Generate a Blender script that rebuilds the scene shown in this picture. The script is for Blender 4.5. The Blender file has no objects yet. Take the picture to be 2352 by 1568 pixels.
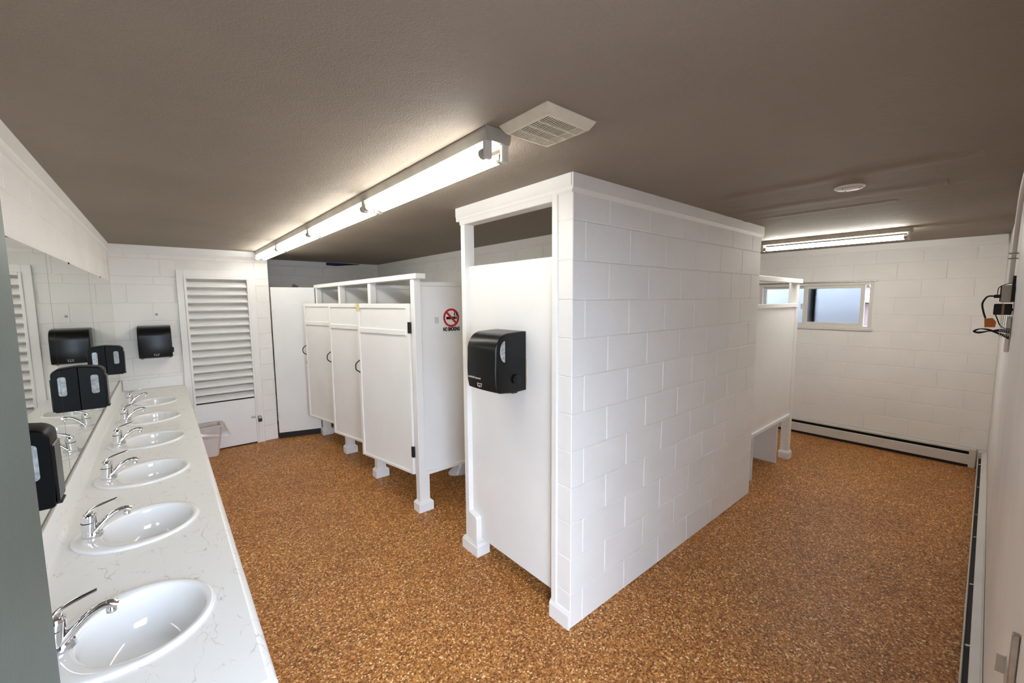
import bpy, bmesh, math, random
from mathutils import Vector, Matrix
random.seed(7)
PI = math.pi
scene = bpy.context.scene
COL = scene.collection

# ------------------------------------------------------------------ camera
cam_d = bpy.data.cameras.new('camera')
cam_d.sensor_fit = 'HORIZONTAL'; cam_d.sensor_width = 36.0
cam_d.lens = 36.0 * 952.12 / 2352.0
cam_d.clip_start = 0.02
cam = bpy.data.objects.new('camera', cam_d); COL.objects.link(cam)
_p, _t, _r = math.radians(5.638), math.radians(49.846), math.radians(-0.41)
_fw = Vector((math.cos(_t)*math.cos(_p), math.sin(_t)*math.cos(_p), -math.sin(_p)))
_r0 = Vector((math.sin(_t), -math.cos(_t), 0)); _u0 = _r0.cross(_fw)
_rt = _r0*math.cos(_r) + _u0*math.sin(_r); _up = _u0*math.cos(_r) - _r0*math.sin(_r)
cam.matrix_world = Matrix(((_rt.x, _up.x, -_fw.x, 0), (_rt.y, _up.y, -_fw.y, 0), (_rt.z, _up.z, -_fw.z, 1.8274), (0, 0, 0, 1)))
scene.camera = cam

# ------------------------------------------------------------------ sky, exposure
SKY = 14.0
TUBE = 16.0
world = bpy.data.worlds.new('sky'); scene.world = world; world.use_nodes = True
bg = world.node_tree.nodes['Background']
bg.inputs[0].default_value = (0.70, 0.82, 1.0, 1); bg.inputs[1].default_value = SKY
scene.view_settings.view_transform = 'Standard'
scene.view_settings.look = 'None'
scene.view_settings.gamma = 1.0
scene.view_settings.use_curve_mapping = False
scene.view_settings.exposure = 0.30
scene.cycles.max_bounces = 14
scene.cycles.diffuse_bounces = 7
scene.cycles.glossy_bounces = 6
scene.cycles.sample_clamp_indirect = 6.0
scene.cycles.use_denoising = True

# ------------------------------------------------------------------ materials
def new_mat(name):
    m = bpy.data.materials.new(name); m.use_nodes = True
    nt = m.node_tree; return m, nt, nt.nodes, nt.links, nt.nodes['Principled BSDF']
def setp(b, col=None, rough=None, metal=None, spec=None, coat=None):
    if col: b.inputs['Base Color'].default_value = (*col, 1)
    if rough is not None: b.inputs['Roughness'].default_value = rough
    if metal is not None: b.inputs['Metallic'].default_value = metal
    if spec is not None: b.inputs['Specular IOR Level'].default_value = spec
    if coat is not None: b.inputs['Coat Weight'].default_value = coat
def pos(N): return N.new('ShaderNodeNewGeometry').outputs['Position']
def noise(N, L, vec, scale, detail=3, rough=.5):
    n = N.new('ShaderNodeTexNoise'); n.inputs['Scale'].default_value = scale
    n.inputs['Detail'].default_value = detail; n.inputs['Roughness'].default_value = rough
    L.new(vec, n.inputs['Vector']); return n.outputs['Fac']
def ramp(N, L, fac, stops):
    r = N.new('ShaderNodeValToRGB'); e = r.color_ramp.elements
    while len(e) < len(stops): e.new(.5)
    for el, (p, c) in zip(e, stops):
        el.position = p; el.color = (*c, 1) if len(c) == 3 else c
    L.new(fac, r.inputs[0]); return r.outputs['Color']
def bump(N, L, b, h, strength, dist):
    n = N.new('ShaderNodeBump'); n.inputs['Strength'].default_value = strength; n.inputs['Distance'].default_value = dist
    L.new(h, n.inputs['Height']); L.new(n.outputs[0], b.inputs['Normal']); return n
def plain(name, col, rough=.5, metal=0., spec=None, coat=None, var=.04, vscale=6., bs=0., bscale=120.):
    m, nt, N, L, b = new_mat(name); setp(b, None, rough, metal, spec, coat)
    P = pos(N); f = noise(N, L, P, vscale, 4)
    lo = tuple(max(0, c*(1-var)) for c in col); hi = tuple(min(1, c*(1+var)) for c in col)
    L.new(ramp(N, L, f, [(.3, lo), (.7, hi)]), b.inputs['Base Color'])
    if bs: bump(N, L, b, noise(N, L, P, bscale, 3), bs, .004)
    return m
M = {}
M['wall'] = plain('painted_block', (.88, .87, .845), .62, var=.03, vscale=2.3, bs=.34, bscale=95)
M['mortar'] = plain('painted_mortar', (.84, .83, .80), .7, var=.04, bs=.2, bscale=60)
M['trimw'] = plain('white_trim', (.88, .875, .855), .45, var=.02, vscale=4)
M['board'] = plain('white_board', (.88, .88, .865), .38, var=.025, vscale=3, bs=.04, bscale=160)
M['rightwall'] = plain('smooth_painted_wall', (.84, .82, .80), .42, var=.05, vscale=2.0, bs=.12, bscale=25)
M['ceramic'] = plain('white_ceramic', (.86, .86, .86), .07, coat=.5, var=.01)
M['chrome'] = plain('chrome', (.80, .81, .84), .06, 1., var=.02)
M['chrome_dull'] = plain('dull_steel', (.42, .40, .38), .42, 1., var=.15, vscale=30)
M['black'] = plain('black_plastic', (.0035, .004, .004), .30, spec=.30, var=.1)
M['soapblack'] = plain('satin_black_plastic', (.002, .002, .002), .42, spec=.12, var=.1)
M['blackmatte'] = plain('matte_black', (.006, .006, .007), .6, var=.1)
M['iron'] = plain('black_iron', (.008, .008, .009), .45, var=.1)
M['greydoor'] = plain('green_grey_paint', (.078, .100, .088), .45, var=.06, vscale=9, bs=.1, bscale=140)
M['fixture'] = plain('aged_fixture_enamel', (.36, .33, .28), .42, var=.12, vscale=9)
M['socket'] = plain('white_lamp_holder', (.60, .57, .51), .4)
M['vent'] = plain('cream_plastic', (.66, .60, .47), .45, var=.06, vscale=20)
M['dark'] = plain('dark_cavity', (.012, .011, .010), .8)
M['heater'] = plain('baseboard_enamel', (.66, .63, .58), .4, var=.05)
M['greybox'] = plain('grey_box_paint', (.46, .44, .41), .5, var=.06, vscale=30)
M['orange'] = plain('orange_plastic', (.52, .15, .012), .4)
M['wire'] = plain('zinc_wire', (.62, .62, .62), .3, .9)
M['bin'] = plain('pinkish_white_plastic', (.70, .63, .60), .4, var=.03)
M['alum'] = plain('window_vinyl', (.72, .70, .65), .4, var=.03)
M['signw'] = plain('sign_white', (.88, .88, .87), .35, var=.01)
M['signred'] = plain('sign_red', (.55, .012, .018), .4, var=.02)
M['signblack'] = plain('sign_black', (.006, .006, .006), .45)
M['print'] = plain('white_print', (.62, .63, .62), .5)
M['tape'] = plain('yellowed_tape', (.66, .60, .30), .5)
M['cleartape'] = plain('cloudy_tape', (.60, .64, .64), .3)
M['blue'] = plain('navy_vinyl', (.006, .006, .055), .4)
M['lens'] = plain('smoky_lens', (.34, .35, .36), .2, var=.35, vscale=60)
M['brass'] = plain('padlock_brass', (.30, .20, .09), .4, .8)
M['seat'] = plain('toilet_seat', (.8, .8, .79), .2)
M['pinksiding'] = plain('pink_siding', (.10, .066, .064), .7)
M['fascia'] = plain('white_fascia', (.85, .85, .85), .6)
M['asphalt'] = plain('asphalt', (.17, .165, .16), .9, var=.2)
M['trunk'] = plain('bark', (.10, .07, .05), .9)
M['roofing'] = plain('dark_eave', (.10, .09, .09), .8)

# ceiling: warm grey orange-peel paint with a few old patches
m, nt, N, L, b = new_mat('ceiling_paint'); setp(b, None, .72); M['ceiling'] = m
P = pos(N); f = noise(N, L, P, 1.3, 5)
L.new(ramp(N, L, f, [(.3, (.232, .193, .153)), (.7, (.268, .224, .178))]), b.inputs['Base Color'])
fine = noise(N, L, P, 170, 3); big = noise(N, L, P, 9, 5, .6)
ad = N.new('ShaderNodeMath'); ad.operation = 'MULTIPLY_ADD'; L.new(big, ad.inputs[0]); ad.inputs[1].default_value = 1.6; L.new(fine, ad.inputs[2])
bump(N, L, b, ad.outputs[0], .5, .006)

# floor: seamless resin full of tan and brown chips
m, nt, N, L, b = new_mat('chip_floor'); M['floor'] = m
P = pos(N)
v = N.new('ShaderNodeTexVoronoi'); v.inputs['Scale'].default_value = 120; L.new(P, v.inputs['Vector'])
sep = N.new('ShaderNodeSeparateColor'); L.new(v.outputs['Color'], sep.inputs[0])
chips = ramp(N, L, sep.outputs[0], [(0, (.135, .048, .011)), (.22, (.28, .107, .023)), (.55, (.46, .190, .042)), (.80, (.57, .265, .078)), (.93, (.76, .44, .18)), (1, (.95, .72, .43))])
v2 = N.new('ShaderNodeTexVoronoi'); v2.inputs['Scale'].default_value = 260; L.new(P, v2.inputs['Vector'])
sep2 = N.new('ShaderNodeSeparateColor'); L.new(v2.outputs['Color'], sep2.inputs[0])
chips2 = ramp(N, L, sep2.outputs[1], [(0, (.55, .50, .46)), (.5, (1, 1, 1)), (.9, (1.15, 1.1, 1.0)), (1, (1.5, 1.4, 1.25))])
mx = N.new('ShaderNodeMix'); mx.data_type = 'RGBA'; mx.blend_type = 'MULTIPLY'; mx.inputs[0].default_value = 1
L.new(chips, mx.inputs[6]); L.new(chips2, mx.inputs[7])
stain = ramp(N, L, noise(N, L, P, 1.7, 5, .6), [(.3, (.84, .80, .78)), (.6, (1.05, 1.04, 1.02))])
mx2 = N.new('ShaderNodeMix'); mx2.data_type = 'RGBA'; mx2.blend_type = 'MULTIPLY'; mx2.inputs[0].default_value = 1
L.new(mx.outputs[2], mx2.inputs[6]); L.new(stain, mx2.inputs[7]); L.new(mx2.outputs[2], b.inputs['Base Color'])
setp(b, None, .5, 0, .35); bump(N, L, b, sep.outputs[0], .25, .003)

# countertop: white laminate with hair-thin grey veins and specks
m, nt, N, L, b = new_mat('veined_laminate'); M['counter'] = m
P = pos(N)
def vein(scale, w, off):
    mp = N.new('ShaderNodeMapping'); mp.inputs['Location'].default_value = off; mp.inputs['Rotation'].default_value = (0, 0, .7); mp.inputs['Scale'].default_value = (1, .45, 1); L.new(P, mp.inputs[0])
    n = N.new('ShaderNodeTexNoise'); n.inputs['Scale'].default_value = scale; n.inputs['Detail'].default_value = 3.5; n.inputs['Roughness'].default_value = .5
    L.new(mp.outputs[0], n.inputs['Vector'])
    s = N.new('ShaderNodeMath'); s.operation = 'SUBTRACT'; L.new(n.outputs[0], s.inputs[0]); s.inputs[1].default_value = .5
    a = N.new('ShaderNodeMath'); a.operation = 'ABSOLUTE'; L.new(s.outputs[0], a.inputs[0])
    brk = noise(N, L, P, scale*.9, 2)
    r1 = ramp(N, L, a.outputs[0], [(0, (1, 1, 1)), (w, (0, 0, 0))])
    r2 = ramp(N, L, brk, [(.50, (0, 0, 0)), (.62, (1, 1, 1))])
    mm = N.new('ShaderNodeMath'); mm.operation = 'MULTIPLY'; L.new(r1, mm.inputs[0]); L.new(r2, mm.inputs[1]); return mm.outputs[0]
va, vb = vein(9, .005, (0, 0, 0)), vein(16, .006, (3, 7, 1))
mxv = N.new('ShaderNodeMath'); mxv.operation = 'MAXIMUM'; L.new(va, mxv.inputs[0]); L.new(vb, mxv.inputs[1])
L.new(ramp(N, L, mxv.outputs[0], [(0, (.87, .865, .85)), (1, (.50, .48, .44))]), b.inputs['Base Color'])
setp(b, None, .28, 0, .5)

m, nt, N, L, b = new_mat('mirror_glass'); setp(b, (.80, .845, .815), .003, 1.); M['mirror'] = m
m, nt, N, L, b = new_mat('fluorescent'); M['tube'] = m
b.inputs['Base Color'].default_value = (.9, .9, .9, 1)
b.inputs['Emission Color'].default_value = (1., .975, .90, 1); b.inputs['Emission Strength'].default_value = TUBE
M['tube_boosted'] = M['tube'].copy(); M['tube_boosted'].name = 'boosted_fluorescent'
M['tube_boosted'].node_tree.nodes['Principled BSDF'].inputs['Emission Strength'].default_value = TUBE*2.5  # same lamp, emission raised to brighten the window end
m, nt, N, L, b = new_mat('frosted_glass'); setp(b, (.27, .285, .30), .85, 0); M['frost'] = m
b.inputs['Transmission Weight'].default_value = 1; b.inputs['IOR'].default_value = 1.15
m, nt, N, L, b = new_mat('clear_film'); M['film'] = m
out = N['Material Output']; tr = N.new('ShaderNodeBsdfTransparent'); gl = N.new('ShaderNodeBsdfGlossy'); gl.inputs['Roughness'].default_value = .12
df = N.new('ShaderNodeBsdfDiffuse'); df.inputs[0].default_value = (.8, .78, .76, 1)
a1 = N.new('ShaderNodeMixShader'); a1.inputs[0].default_value = .45; L.new(gl.outputs[0], a1.inputs[1]); L.new(df.outputs[0], a1.inputs[2])
a2 = N.new('ShaderNodeMixShader'); a2.inputs[0].default_value = .30; L.new(tr.outputs[0], a2.inputs[1]); L.new(a1.outputs[0], a2.inputs[2]); L.new(a2.outputs[0], out.inputs[0])
m, nt, N, L, b = new_mat('leaf_green'); M['leaf'] = m; P = pos(N)
L.new(ramp(N, L, noise(N, L, P, 9, 5, .7), [(.35, (.004, .010, .003)), (.55, (.014, .026, .007)), (.75, (.035, .05, .016))]), b.inputs['Base Color']); setp(b, None, .7)

# ------------------------------------------------------------------ geometry helpers
def bm_new(): return bmesh.new()
def box(bm, x0, x1, y0, y1, z0, z1, bev=0., seg=1):
    r = bmesh.ops.create_cube(bm, size=1.0); vs = r['verts']
    for v in vs:
        v.co = Vector(((x0+x1)/2 + v.co.x*(x1-x0), (y0+y1)/2 + v.co.y*(y1-y0), (z0+z1)/2 + v.co.z*(z1-z0)))
    if bev > 0:
        es = list({e for v in vs for e in v.link_edges})
        bmesh.ops.bevel(bm, geom=es, offset=bev, segments=seg, affect='EDGES', profile=.5)
    return bm
def prism(bm, pts, axis, a0, a1):
    """extrude a closed 2D outline along an axis; pts are the two other coordinates in xyz order"""
    def mk(p, a):
        if axis == 'x': return (a, p[0], p[1])
        if axis == 'y': return (p[0], a, p[1])
        return (p[0], p[1], a)
    A = [bm.verts.new(mk(p, a0)) for p in pts]; B = [bm.verts.new(mk(p, a1)) for p in pts]
    n = len(pts)
    for i in range(n): bm.faces.new((A[i], A[(i+1) % n], B[(i+1) % n], B[i]))
    bm.faces.new(A[::-1]); bm.faces.new(B)
    return bm
def loft(bm, rings, closed=True, cap0=True, cap1=True):
    R = [[bm.verts.new(p) for p in r] for r in rings]
    n = len(R[0])
    for a, b2 in zip(R, R[1:]):
        for i in range(n if closed else n-1):
            bm.faces.new((a[i], a[(i+1) % n], b2[(i+1) % n], b2[i]))
    if cap0: bm.faces.new(R[0][::-1])
    if cap1: bm.faces.new(R[-1])
    return bm
def tube(bm, pts, rad, n=10):
    pts = [Vector(p) for p in pts]; rings = []
    rads = rad if isinstance(rad, (list, tuple)) else [rad]*len(pts)
    prev = None
    for i, p in enumerate(pts):
        d = (pts[min(i+1, len(pts)-1)] - pts[max(i-1, 0)]).normalized()
        if prev is None:
            s = d.cross(Vector((0, 0, 1)))
            if s.length < 1e-3: s = d.cross(Vector((1, 0, 0)))
        else: s = prev - d*prev.dot(d)
        s.normalize(); prev = s; t = d.cross(s)
        rr = rads[i]; rx, ry = rr if isinstance(rr, tuple) else (rr, rr)
        rings.append([p + s*math.cos(2*PI*k/n)*rx + t*math.sin(2*PI*k/n)*ry for k in range(n)])
    return loft(bm, rings)
def lathe(bm, prof, cx, cy, n=32, sx=1., sy=1.):
    return loft(bm, [[(cx + r*sx*math.cos(2*PI*k/n), cy + r*sy*math.sin(2*PI*k/n), z) for k in range(n)] for r, z in prof])
def spline(pts, k=6):
    pts = [Vector(p) for p in pts]; out = []
    for i in range(len(pts)-1):
        p0, p1, p2, p3 = pts[max(i-1, 0)], pts[i], pts[i+1], pts[min(i+2, len(pts)-1)]
        for j in range(k):
            t = j/k
            out.append(.5*((2*p1) + (p2-p0)*t + (2*p0-5*p1+4*p2-p3)*t*t + (3*p1-p0-3*p2+p3)*t**3))
    out.append(pts[-1]); return out
def origin_of(p):
    v = Vector((0, 0, 0))
    while p is not None: v += Vector(p.location); p = p.parent
    return v
def obj(name, bm, mat, parent=None, smooth=False, world=True, angle=40):
    """link a bmesh as one mesh object; with world=True its coordinates are scene coordinates"""
    bmesh.ops.recalc_face_normals(bm, faces=bm.faces)
    if world and parent is not None: bmesh.ops.translate(bm, vec=-origin_of(parent), verts=bm.verts)
    me = bpy.data.meshes.new(name); bm.to_mesh(me); bm.free()
    me.materials.append(M[mat])
    if smooth:
        me.polygons.foreach_set('use_smooth', [True]*len(me.polygons))
        try: me.set_sharp_from_angle(angle=math.radians(angle))
        except Exception: pass
    o = bpy.data.objects.new(name, me); COL.objects.link(o); o.parent = parent
    return o
def bobj(name, x0, x1, y0, y1, z0, z1, mat, parent=None, bev=.002, world=True, seg=1):
    return obj(name, box(bm_new(), x0, x1, y0, y1, z0, z1, bev, seg), mat, parent, world=world)
def tag(o, label, cat, group=None, kind=None):
    o['label'] = label; o['category'] = cat
    if group: o['group'] = group
    if kind: o['kind'] = kind
    return o
def thing(name, label, cat, loc=(0, 0, 0), rz=0., group=None, kind=None):
    o = bpy.data.objects.new(name, None); COL.objects.link(o); o.empty_display_size = .1
    o.location = loc; o.rotation_euler = (0, 0, rz)
    return tag(o, label, cat, group, kind)
def copy_tree(o, parent=None):
    c = o.copy(); COL.objects.link(c); c.parent = parent
    for ch in list(o.children): copy_tree(ch, c)
    return c
def text_obj(name, body, size, mat, parent, matrix, sx=1., extrude=.0006, weight=0.):
    cu = bpy.data.curves.new(name, 'FONT'); cu.body = body; cu.size = size; cu.extrude = extrude; cu.offset = weight
    cu.align_x = 'CENTER'; cu.align_y = 'CENTER'
    tmp = bpy.data.objects.new(name, cu); COL.objects.link(tmp)
    bpy.context.view_layer.update()
    me = bpy.data.meshes.new_from_object(tmp.evaluated_get(bpy.context.evaluated_depsgraph_get()))
    bpy.data.objects.remove(tmp)
    me.transform(Matrix.Diagonal((sx, 1, 1, 1))); me.transform(matrix)
    me.materials.clear(); me.materials.append(M[mat])
    o = bpy.data.objects.new(name, me); COL.objects.link(o); o.parent = parent
    return o

# ------------------------------------------------------------------ room dimensions
ZC = 2.4623          # ceiling
CR = .2033           # block course
XL, YB = -.40, 6.20  # left wall, louvred back wall
XP = 1.095           # right end of the back wall
XF, YA = 2.96, 7.13  # far wall behind the stalls, end of the alcove
XC, Y0, Y1, XE = 1.62, 1.437, 1.577, 4.13   # block partition
XW = 6.60            # window wall
YS = 3.0             # back of shower area
RW0, RWA = Vector((XW, .005, 0)), .0145     # right wall: slightly skewed line

def struct(name, bm, mat, label, cat='wall', parent=None):
    return tag(obj(name, bm, mat, parent), label, cat, kind='structure')

floor = struct('floor', box(bm_new(), -.6, 6.8, -.1, 7.4, -.12, 0), 'floor', 'orange-brown speckled chip floor', 'floor')
ceiling = struct('ceiling', box(bm_new(), -.7, 6.9, -.4, 7.45, ZC, ZC+.12), 'ceiling', 'low taupe painted ceiling', 'ceiling')

for sx_, sy0, sy1, w_, t_ in ((2.80, .1, 1.35, .10, .004), (3.35, .25, 1.42, .13, .004), (3.72, .5, 1.43, .07, .003)):
    obj('taped_seam', prism(bm_new(), [(sx_-w_, ZC+.0005), (sx_-w_*.2, ZC-t_), (sx_+w_*.25, ZC-t_), (sx_+w_, ZC+.0005)], 'y', sy0, sy1), 'ceiling', ceiling)

# --- blocks ------------------------------------------------------------------
_bc = {}
def block(parent, cx, cy, cz, l, d, h, along):
    key = (round(l, 3), round(d, 3), round(h, 3))
    if key not in _bc:
        bm = box(bm_new(), -l/2, l/2, -d/2, d/2, -h/2, h/2, .0034)
        bmesh.ops.recalc_face_normals(bm, faces=bm.faces)
        me = bpy.data.meshes.new('block'); bm.to_mesh(me); bm.free(); me.materials.append(M['wall']); _bc[key] = me
    o = bpy.data.objects.new('block', _bc[key]); COL.objects.link(o); o.parent = parent
    o.location = (cx, cy, cz)
    if along == 'y': o.rotation_euler = (0, 0, PI/2)
    return o
G = .003
def course(parent, along, a0, a1, z0, z1, joint, pitch, plane, depth, side, skip=()):
    """one row of blocks between a0 and a1; joint = position of any head joint; plane = face coordinate; side = +1/-1 direction of the body"""
    k0 = math.ceil((a0 + .03 - joint)/pitch); cuts = [a0]
    x = joint + k0*pitch
    while x < a1 - .03: cuts.append(x); x += pitch
    cuts.append(a1)
    for c0, c1 in zip(cuts, cuts[1:]):
        segs = [(c0, c1)]
        for s0, s1, t0, t1 in skip:
            if z1 <= t0 + .005 or z0 >= t1 - .005: continue
            ns = []
            for q0, q1 in segs:
                if q1 <= s0 or q0 >= s1: ns.append((q0, q1)); continue
                if q0 < s0 - .03: ns.append((q0, s0))
                if q1 > s1 + .03: ns.append((s1, q1))
            segs = ns
        for q0, q1 in segs:
            l = q1 - q0 - G; m_ = (q0+q1)/2; p_ = plane + side*depth/2
            if along == 'x': block(parent, m_, p_, (z0+z1)/2, l, depth, z1-z0-G, 'x')
            else: block(parent, p_, m_, (z0+z1)/2, l, depth, z1-z0-G, 'y')
def courses(zmax, extra=None):
    zs = [k*CR for k in range(13)]
    return [(k, zs[k], min(zs[k+1], zmax)) for k in range(12)]

# left wall (blocks show only above the mirrors)
wl = struct('wall_left', box(bm_new(), -.62, XL-.005, -.25, 7.35, 0, ZC), 'mortar', 'white block wall behind the mirrors')
for k, z0, z1 in courses(ZC):
    if k >= 10: course(wl, 'y', .95, YB, z0, z1, .93 + (.203 if k % 2 else 0), .4066, XL, .03, -1)

# back wall with the louvre opening
LX0, LX1, LZ1 = .19, .905, 2.17
bm = bm_new()
yb = YB + .005
box(bm, XL-.2, LX0, yb, yb+.2, 0, ZC); box(bm, LX1, XP-.004, yb, yb+.2, 0, ZC); box(bm, LX0, LX1, yb, yb+.2, LZ1, ZC)
box(bm, LX0-.02, LX1+.02, yb+.16, yb+.24, 0, LZ1+.05); box(bm, XP-.16, XP-.004, yb+.1, YA+.2, 0, ZC)
wb = struct('wall_back', bm, 'mortar', 'white block wall with a tall louvred door')
zl = [k*CR for k in range(11)] + [2.125, 2.325, ZC]
for k in range(13):
    j = (.13 if k % 2 else -.07)
    if k == 10: j = .36
    if k == 11: j = .02
    course(wb, 'x', XL, XP, zl[k], zl[k+1], j, .4066 if k < 12 else .2033, YB, .03, 1, skip=((.157, .94, 0, 2.21),))
for k, z0, z1 in courses(ZC):       # return of the pier inside the alcove
    course(wb, 'y', YB+.036, YA, z0, z1, YB+.2 + (.2 if k % 2 else 0), .4066, XP, .03, -1)

# alcove end wall and long far wall
wa = struct('wall_alcove', box(bm_new(), XP-.1, XF+.2, YA+.005, YA+.2, 0, ZC), 'mortar', 'shaded white block wall at the end of the stalls')
for k, z0, z1 in courses(ZC): course(wa, 'x', XP, XF, z0, z1, 1.43 + (.203 if k % 2 else 0), .4066, YA, .03, 1)
wf = struct('wall_far', box(bm_new(), XF+.005, XF+.14, Y1, YA+.1, 0, ZC), 'mortar', 'white block wall behind the toilet stalls')
for k, z0, z1 in courses(ZC): course(wf, 'y', Y1+.006, YA, z0, z1, 2.0 + (.203 if k % 2 else 0), .4066, XF, .03, 1)

# middle partition of through blocks
wm = struct('wall_middle', box(bm_new(), XC+.006, XE-.006, Y0+.005, Y1-.005, 0, ZC), 'mortar', 'freestanding white block partition with exposed end')
for k, z0, z1 in courses(ZC): course(wm, 'x', XC, XE, z0, z1, 1.722 if k % 2 == 0 else 1.925, .402, Y0, Y1-Y0, 1)

# window wall
WY0, WY1, WZ0, WZ1 = 1.035, 2.285, 1.445, 2.03
bm = bm_new(); xw = XW + .005
box(bm, xw, xw+.2, -.3, WY0, 0, ZC); box(bm, xw, xw+.2, WY1, YS+.2, 0, ZC)
box(bm, xw, xw+.2, WY0, WY1, 0, WZ0); box(bm, xw, xw+.2, WY0, WY1, WZ1, ZC)
ww = struct('wall_window', bm, 'mortar', 'white block wall with the small sliding window')
for k, z0, z1 in courses(ZC):
    course(ww, 'y', .01, YS, z0, z1, .43 if k % 2 == 0 else .215, .4066, XW, .03, 1, skip=((WY0, WY1, WZ0, WZ1),))
struct('wall_shower', box(bm_new(), XF+.14, XW+.2, YS, YS+.15, 0, ZC), 'wall', 'white wall at the back of the shower area')

# right wall, running back to the entrance the photograph is taken from
def rw(o): o.location = RW0; o.rotation_euler = (0, 0, RWA); return o
bm = bm_new()
box(bm, -5.75, .2, -.2, 0, 0, ZC); box(bm, -7.2, -6.77, -.2, 0, 0, ZC); box(bm, -6.77, -5.75, -.2, 0, 2.12, ZC)
wr = struct('wall_right', bm, 'rightwall', 'smooth white painted wall with the entrance opening'); rw(wr)

# ceiling trims
def trim(n, bm, label): return struct('trim_%d' % n, bm, 'trimw', label, 'trim')
def crown(bm, along, a0, a1, plane, side):
    pr = [(0, ZC), (.022, ZC), (.022, 2.392), (.016, 2.384), (.010, 2.380), (.010, 2.372), (0, 2.368)]
    prism(bm, [(plane + side*d, z) for d, z in pr], 'y' if along == 'y' else 'x', a0, a1)
    return bm
trim(1, crown(bm_new(), 'y', .5, YB, XL, 1), 'white ceiling trim board above the mirrors')
trim(2, crown(bm_new(), 'x', XL+.022, XP, YB, -1), 'white ceiling trim board above the louvred door')
bm = prism(bm_new(), [(Y0, ZC), (Y0-.010, ZC), (Y0-.010, 2.392), (Y0-.004, 2.378), (Y0, 2.368)], 'x', XC-.010, XE+.03)
trim(3, bm, 'white ceiling trim board along the middle partition')
trim(4, crown(bm_new(), 'y', Y1, YA, XF, -1), 'white ceiling trim board above the toilet stalls')
trim(5, crown(bm_new(), 'y', .02, YS, XW, -1), 'white ceiling trim board above the sliding window')
trim(6, crown(bm_new(), 'x', XP, XF-.022, YA, -1), 'shaded ceiling trim board at the end of the alcove')

# ------------------------------------------------------------------ window
wi = bpy.data.objects.new('window_1', None); COL.objects.link(wi); wi.location = (XW+.05, (WY0+WY1)/2, WZ0)
tag(wi, 'small two-pane sliding window with frosted glass, slid slightly open', 'window', kind='structure')
bm = bm_new(); fx0, fx1 = XW+.005, XW+.12
box(bm, fx0, fx1, WY0, WY0+.035, WZ0, WZ1, .003); box(bm, fx0, fx1, WY1-.035, WY1, WZ0, WZ1, .003)
box(bm, fx0, fx1, WY0+.035, WY1-.035, WZ0, WZ0+.035, .003); box(bm, fx0, fx1, WY0+.035, WY1-.035, WZ1-.04, WZ1, .003)
obj('frame', bm, 'alum', wi)
bobj('sill', XW-.02, XW+.06, WY0-.02, WY1+.02, WZ0-.022, WZ0+.012, 'alum', wi, .004)
bobj('head_strip', XW-.012, XW+.02, WY0-.03, WY1+.03, WZ1-.004, WZ1+.012, 'chrome_dull', wi, .002)
def sash(x0, x1, y0, y1, z0, z1, w, stile):
    s = bm_new()
    box(s, x0, x1, y0, y0+w, z0, z1, .002); box(s, x0, x1, y1-stile, y1, z0, z1, .002)
    box(s, x0, x1, y0+w, y1-stile, z0, z0+w, .002); box(s, x0, x1, y0+w, y1-stile, z1-w, z1, .002)
    so = obj('sash', s, 'alum', wi)
    bobj('pane', (x0+x1)/2-.002, (x0+x1)/2+.002, y0+w, y1-stile, z0+w, z1-w, 'frost', so, 0)
    return so
s1 = sash(XW+.02, XW+.05, 1.115, 1.755, WZ0+.03, WZ1-.035, .042, .055)
bobj('latch', XW-.002, XW+.02, 1.755, 1.775, 1.685, 1.76, 'alum', s1, .006)
s2 = sash(XW+.065, XW+.095, 1.66, WY1-.03, WZ0+.03, WZ1-.035, .036, .036)
bobj('meeting_stile', XW+.062, XW+.10, 1.625, 1.66, WZ0+.03, WZ1-.035, 'greydoor', s2, .002)

# what lies outside
tag(obj('ground', box(bm_new(), -9, 26, -14, 16, -.5, -.125), 'asphalt'), 'grey paved ground outside the building', 'ground', kind='structure')
sh = thing('outbuilding', 'pink outbuilding with white fascia beyond the sliding window', 'building', (13, 2, -.13))
bobj('wall', 13, 16, -2.0, 5.5, -.13, 1.70, 'pinksiding', sh, 0)
for i in range(16): bobj('batten', 12.985, 13.0, -1.9+i*.46, -1.86+i*.46, -.13, 1.69, 'pinksiding', sh, 0)
bobj('fascia', 12.75, 16.2, -2.3, 5.8, 1.72, 2.02, 'fascia', sh, .01)
bobj('eave', 12.70, 16.3, -2.35, 5.85, 2.02, 2.06, 'roofing', sh, .005)
tr_ = thing('leafy_tree', 'leafy green tree standing behind the pink outbuilding', 'tree', (18, 3, -.13))
obj('trunk', tube(bm_new(), [(18, 3, -.13), (18.05, 3.0, 1.5), (17.9, 3.1, 3.0)], [.2, .16, .1], 10), 'trunk', tr_, True)
bm = bm_new()
for i in range(26):
    c = Vector((18 + random.uniform(-1.3, 1.3), 3 + random.uniform(-3.0, 3.0), random.uniform(2.3, 5.2)))
    r = bmesh.ops.create_icosphere(bm, subdivisions=2, radius=random.uniform(.55, .95))
    for v_ in r['verts']: v_.co = c + v_.co*random.uniform(.75, 1.2)
obj('crown', bm, 'leaf', tr_)

# ------------------------------------------------------------------ entrance door leaf (open, beside the camera)
d2 = thing('door_2', 'green-grey entrance door standing open at the left edge', 'door', (-.168, -.06, 0), kind='structure')
bobj('leaf', -.21, -.168, -.05, .96, .012, 2.08, 'greydoor', d2, .003)
bobj('latch_plate', -.205, -.173, .9605, .9625, 1.22, 1.30, 'iron', d2, 0)
for z in (.25, 1.05, 1.85): bobj('hinge', -.190, -.162, -.065, -.045, z-.05, z+.05, 'chrome_dull', d2, .003)

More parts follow.
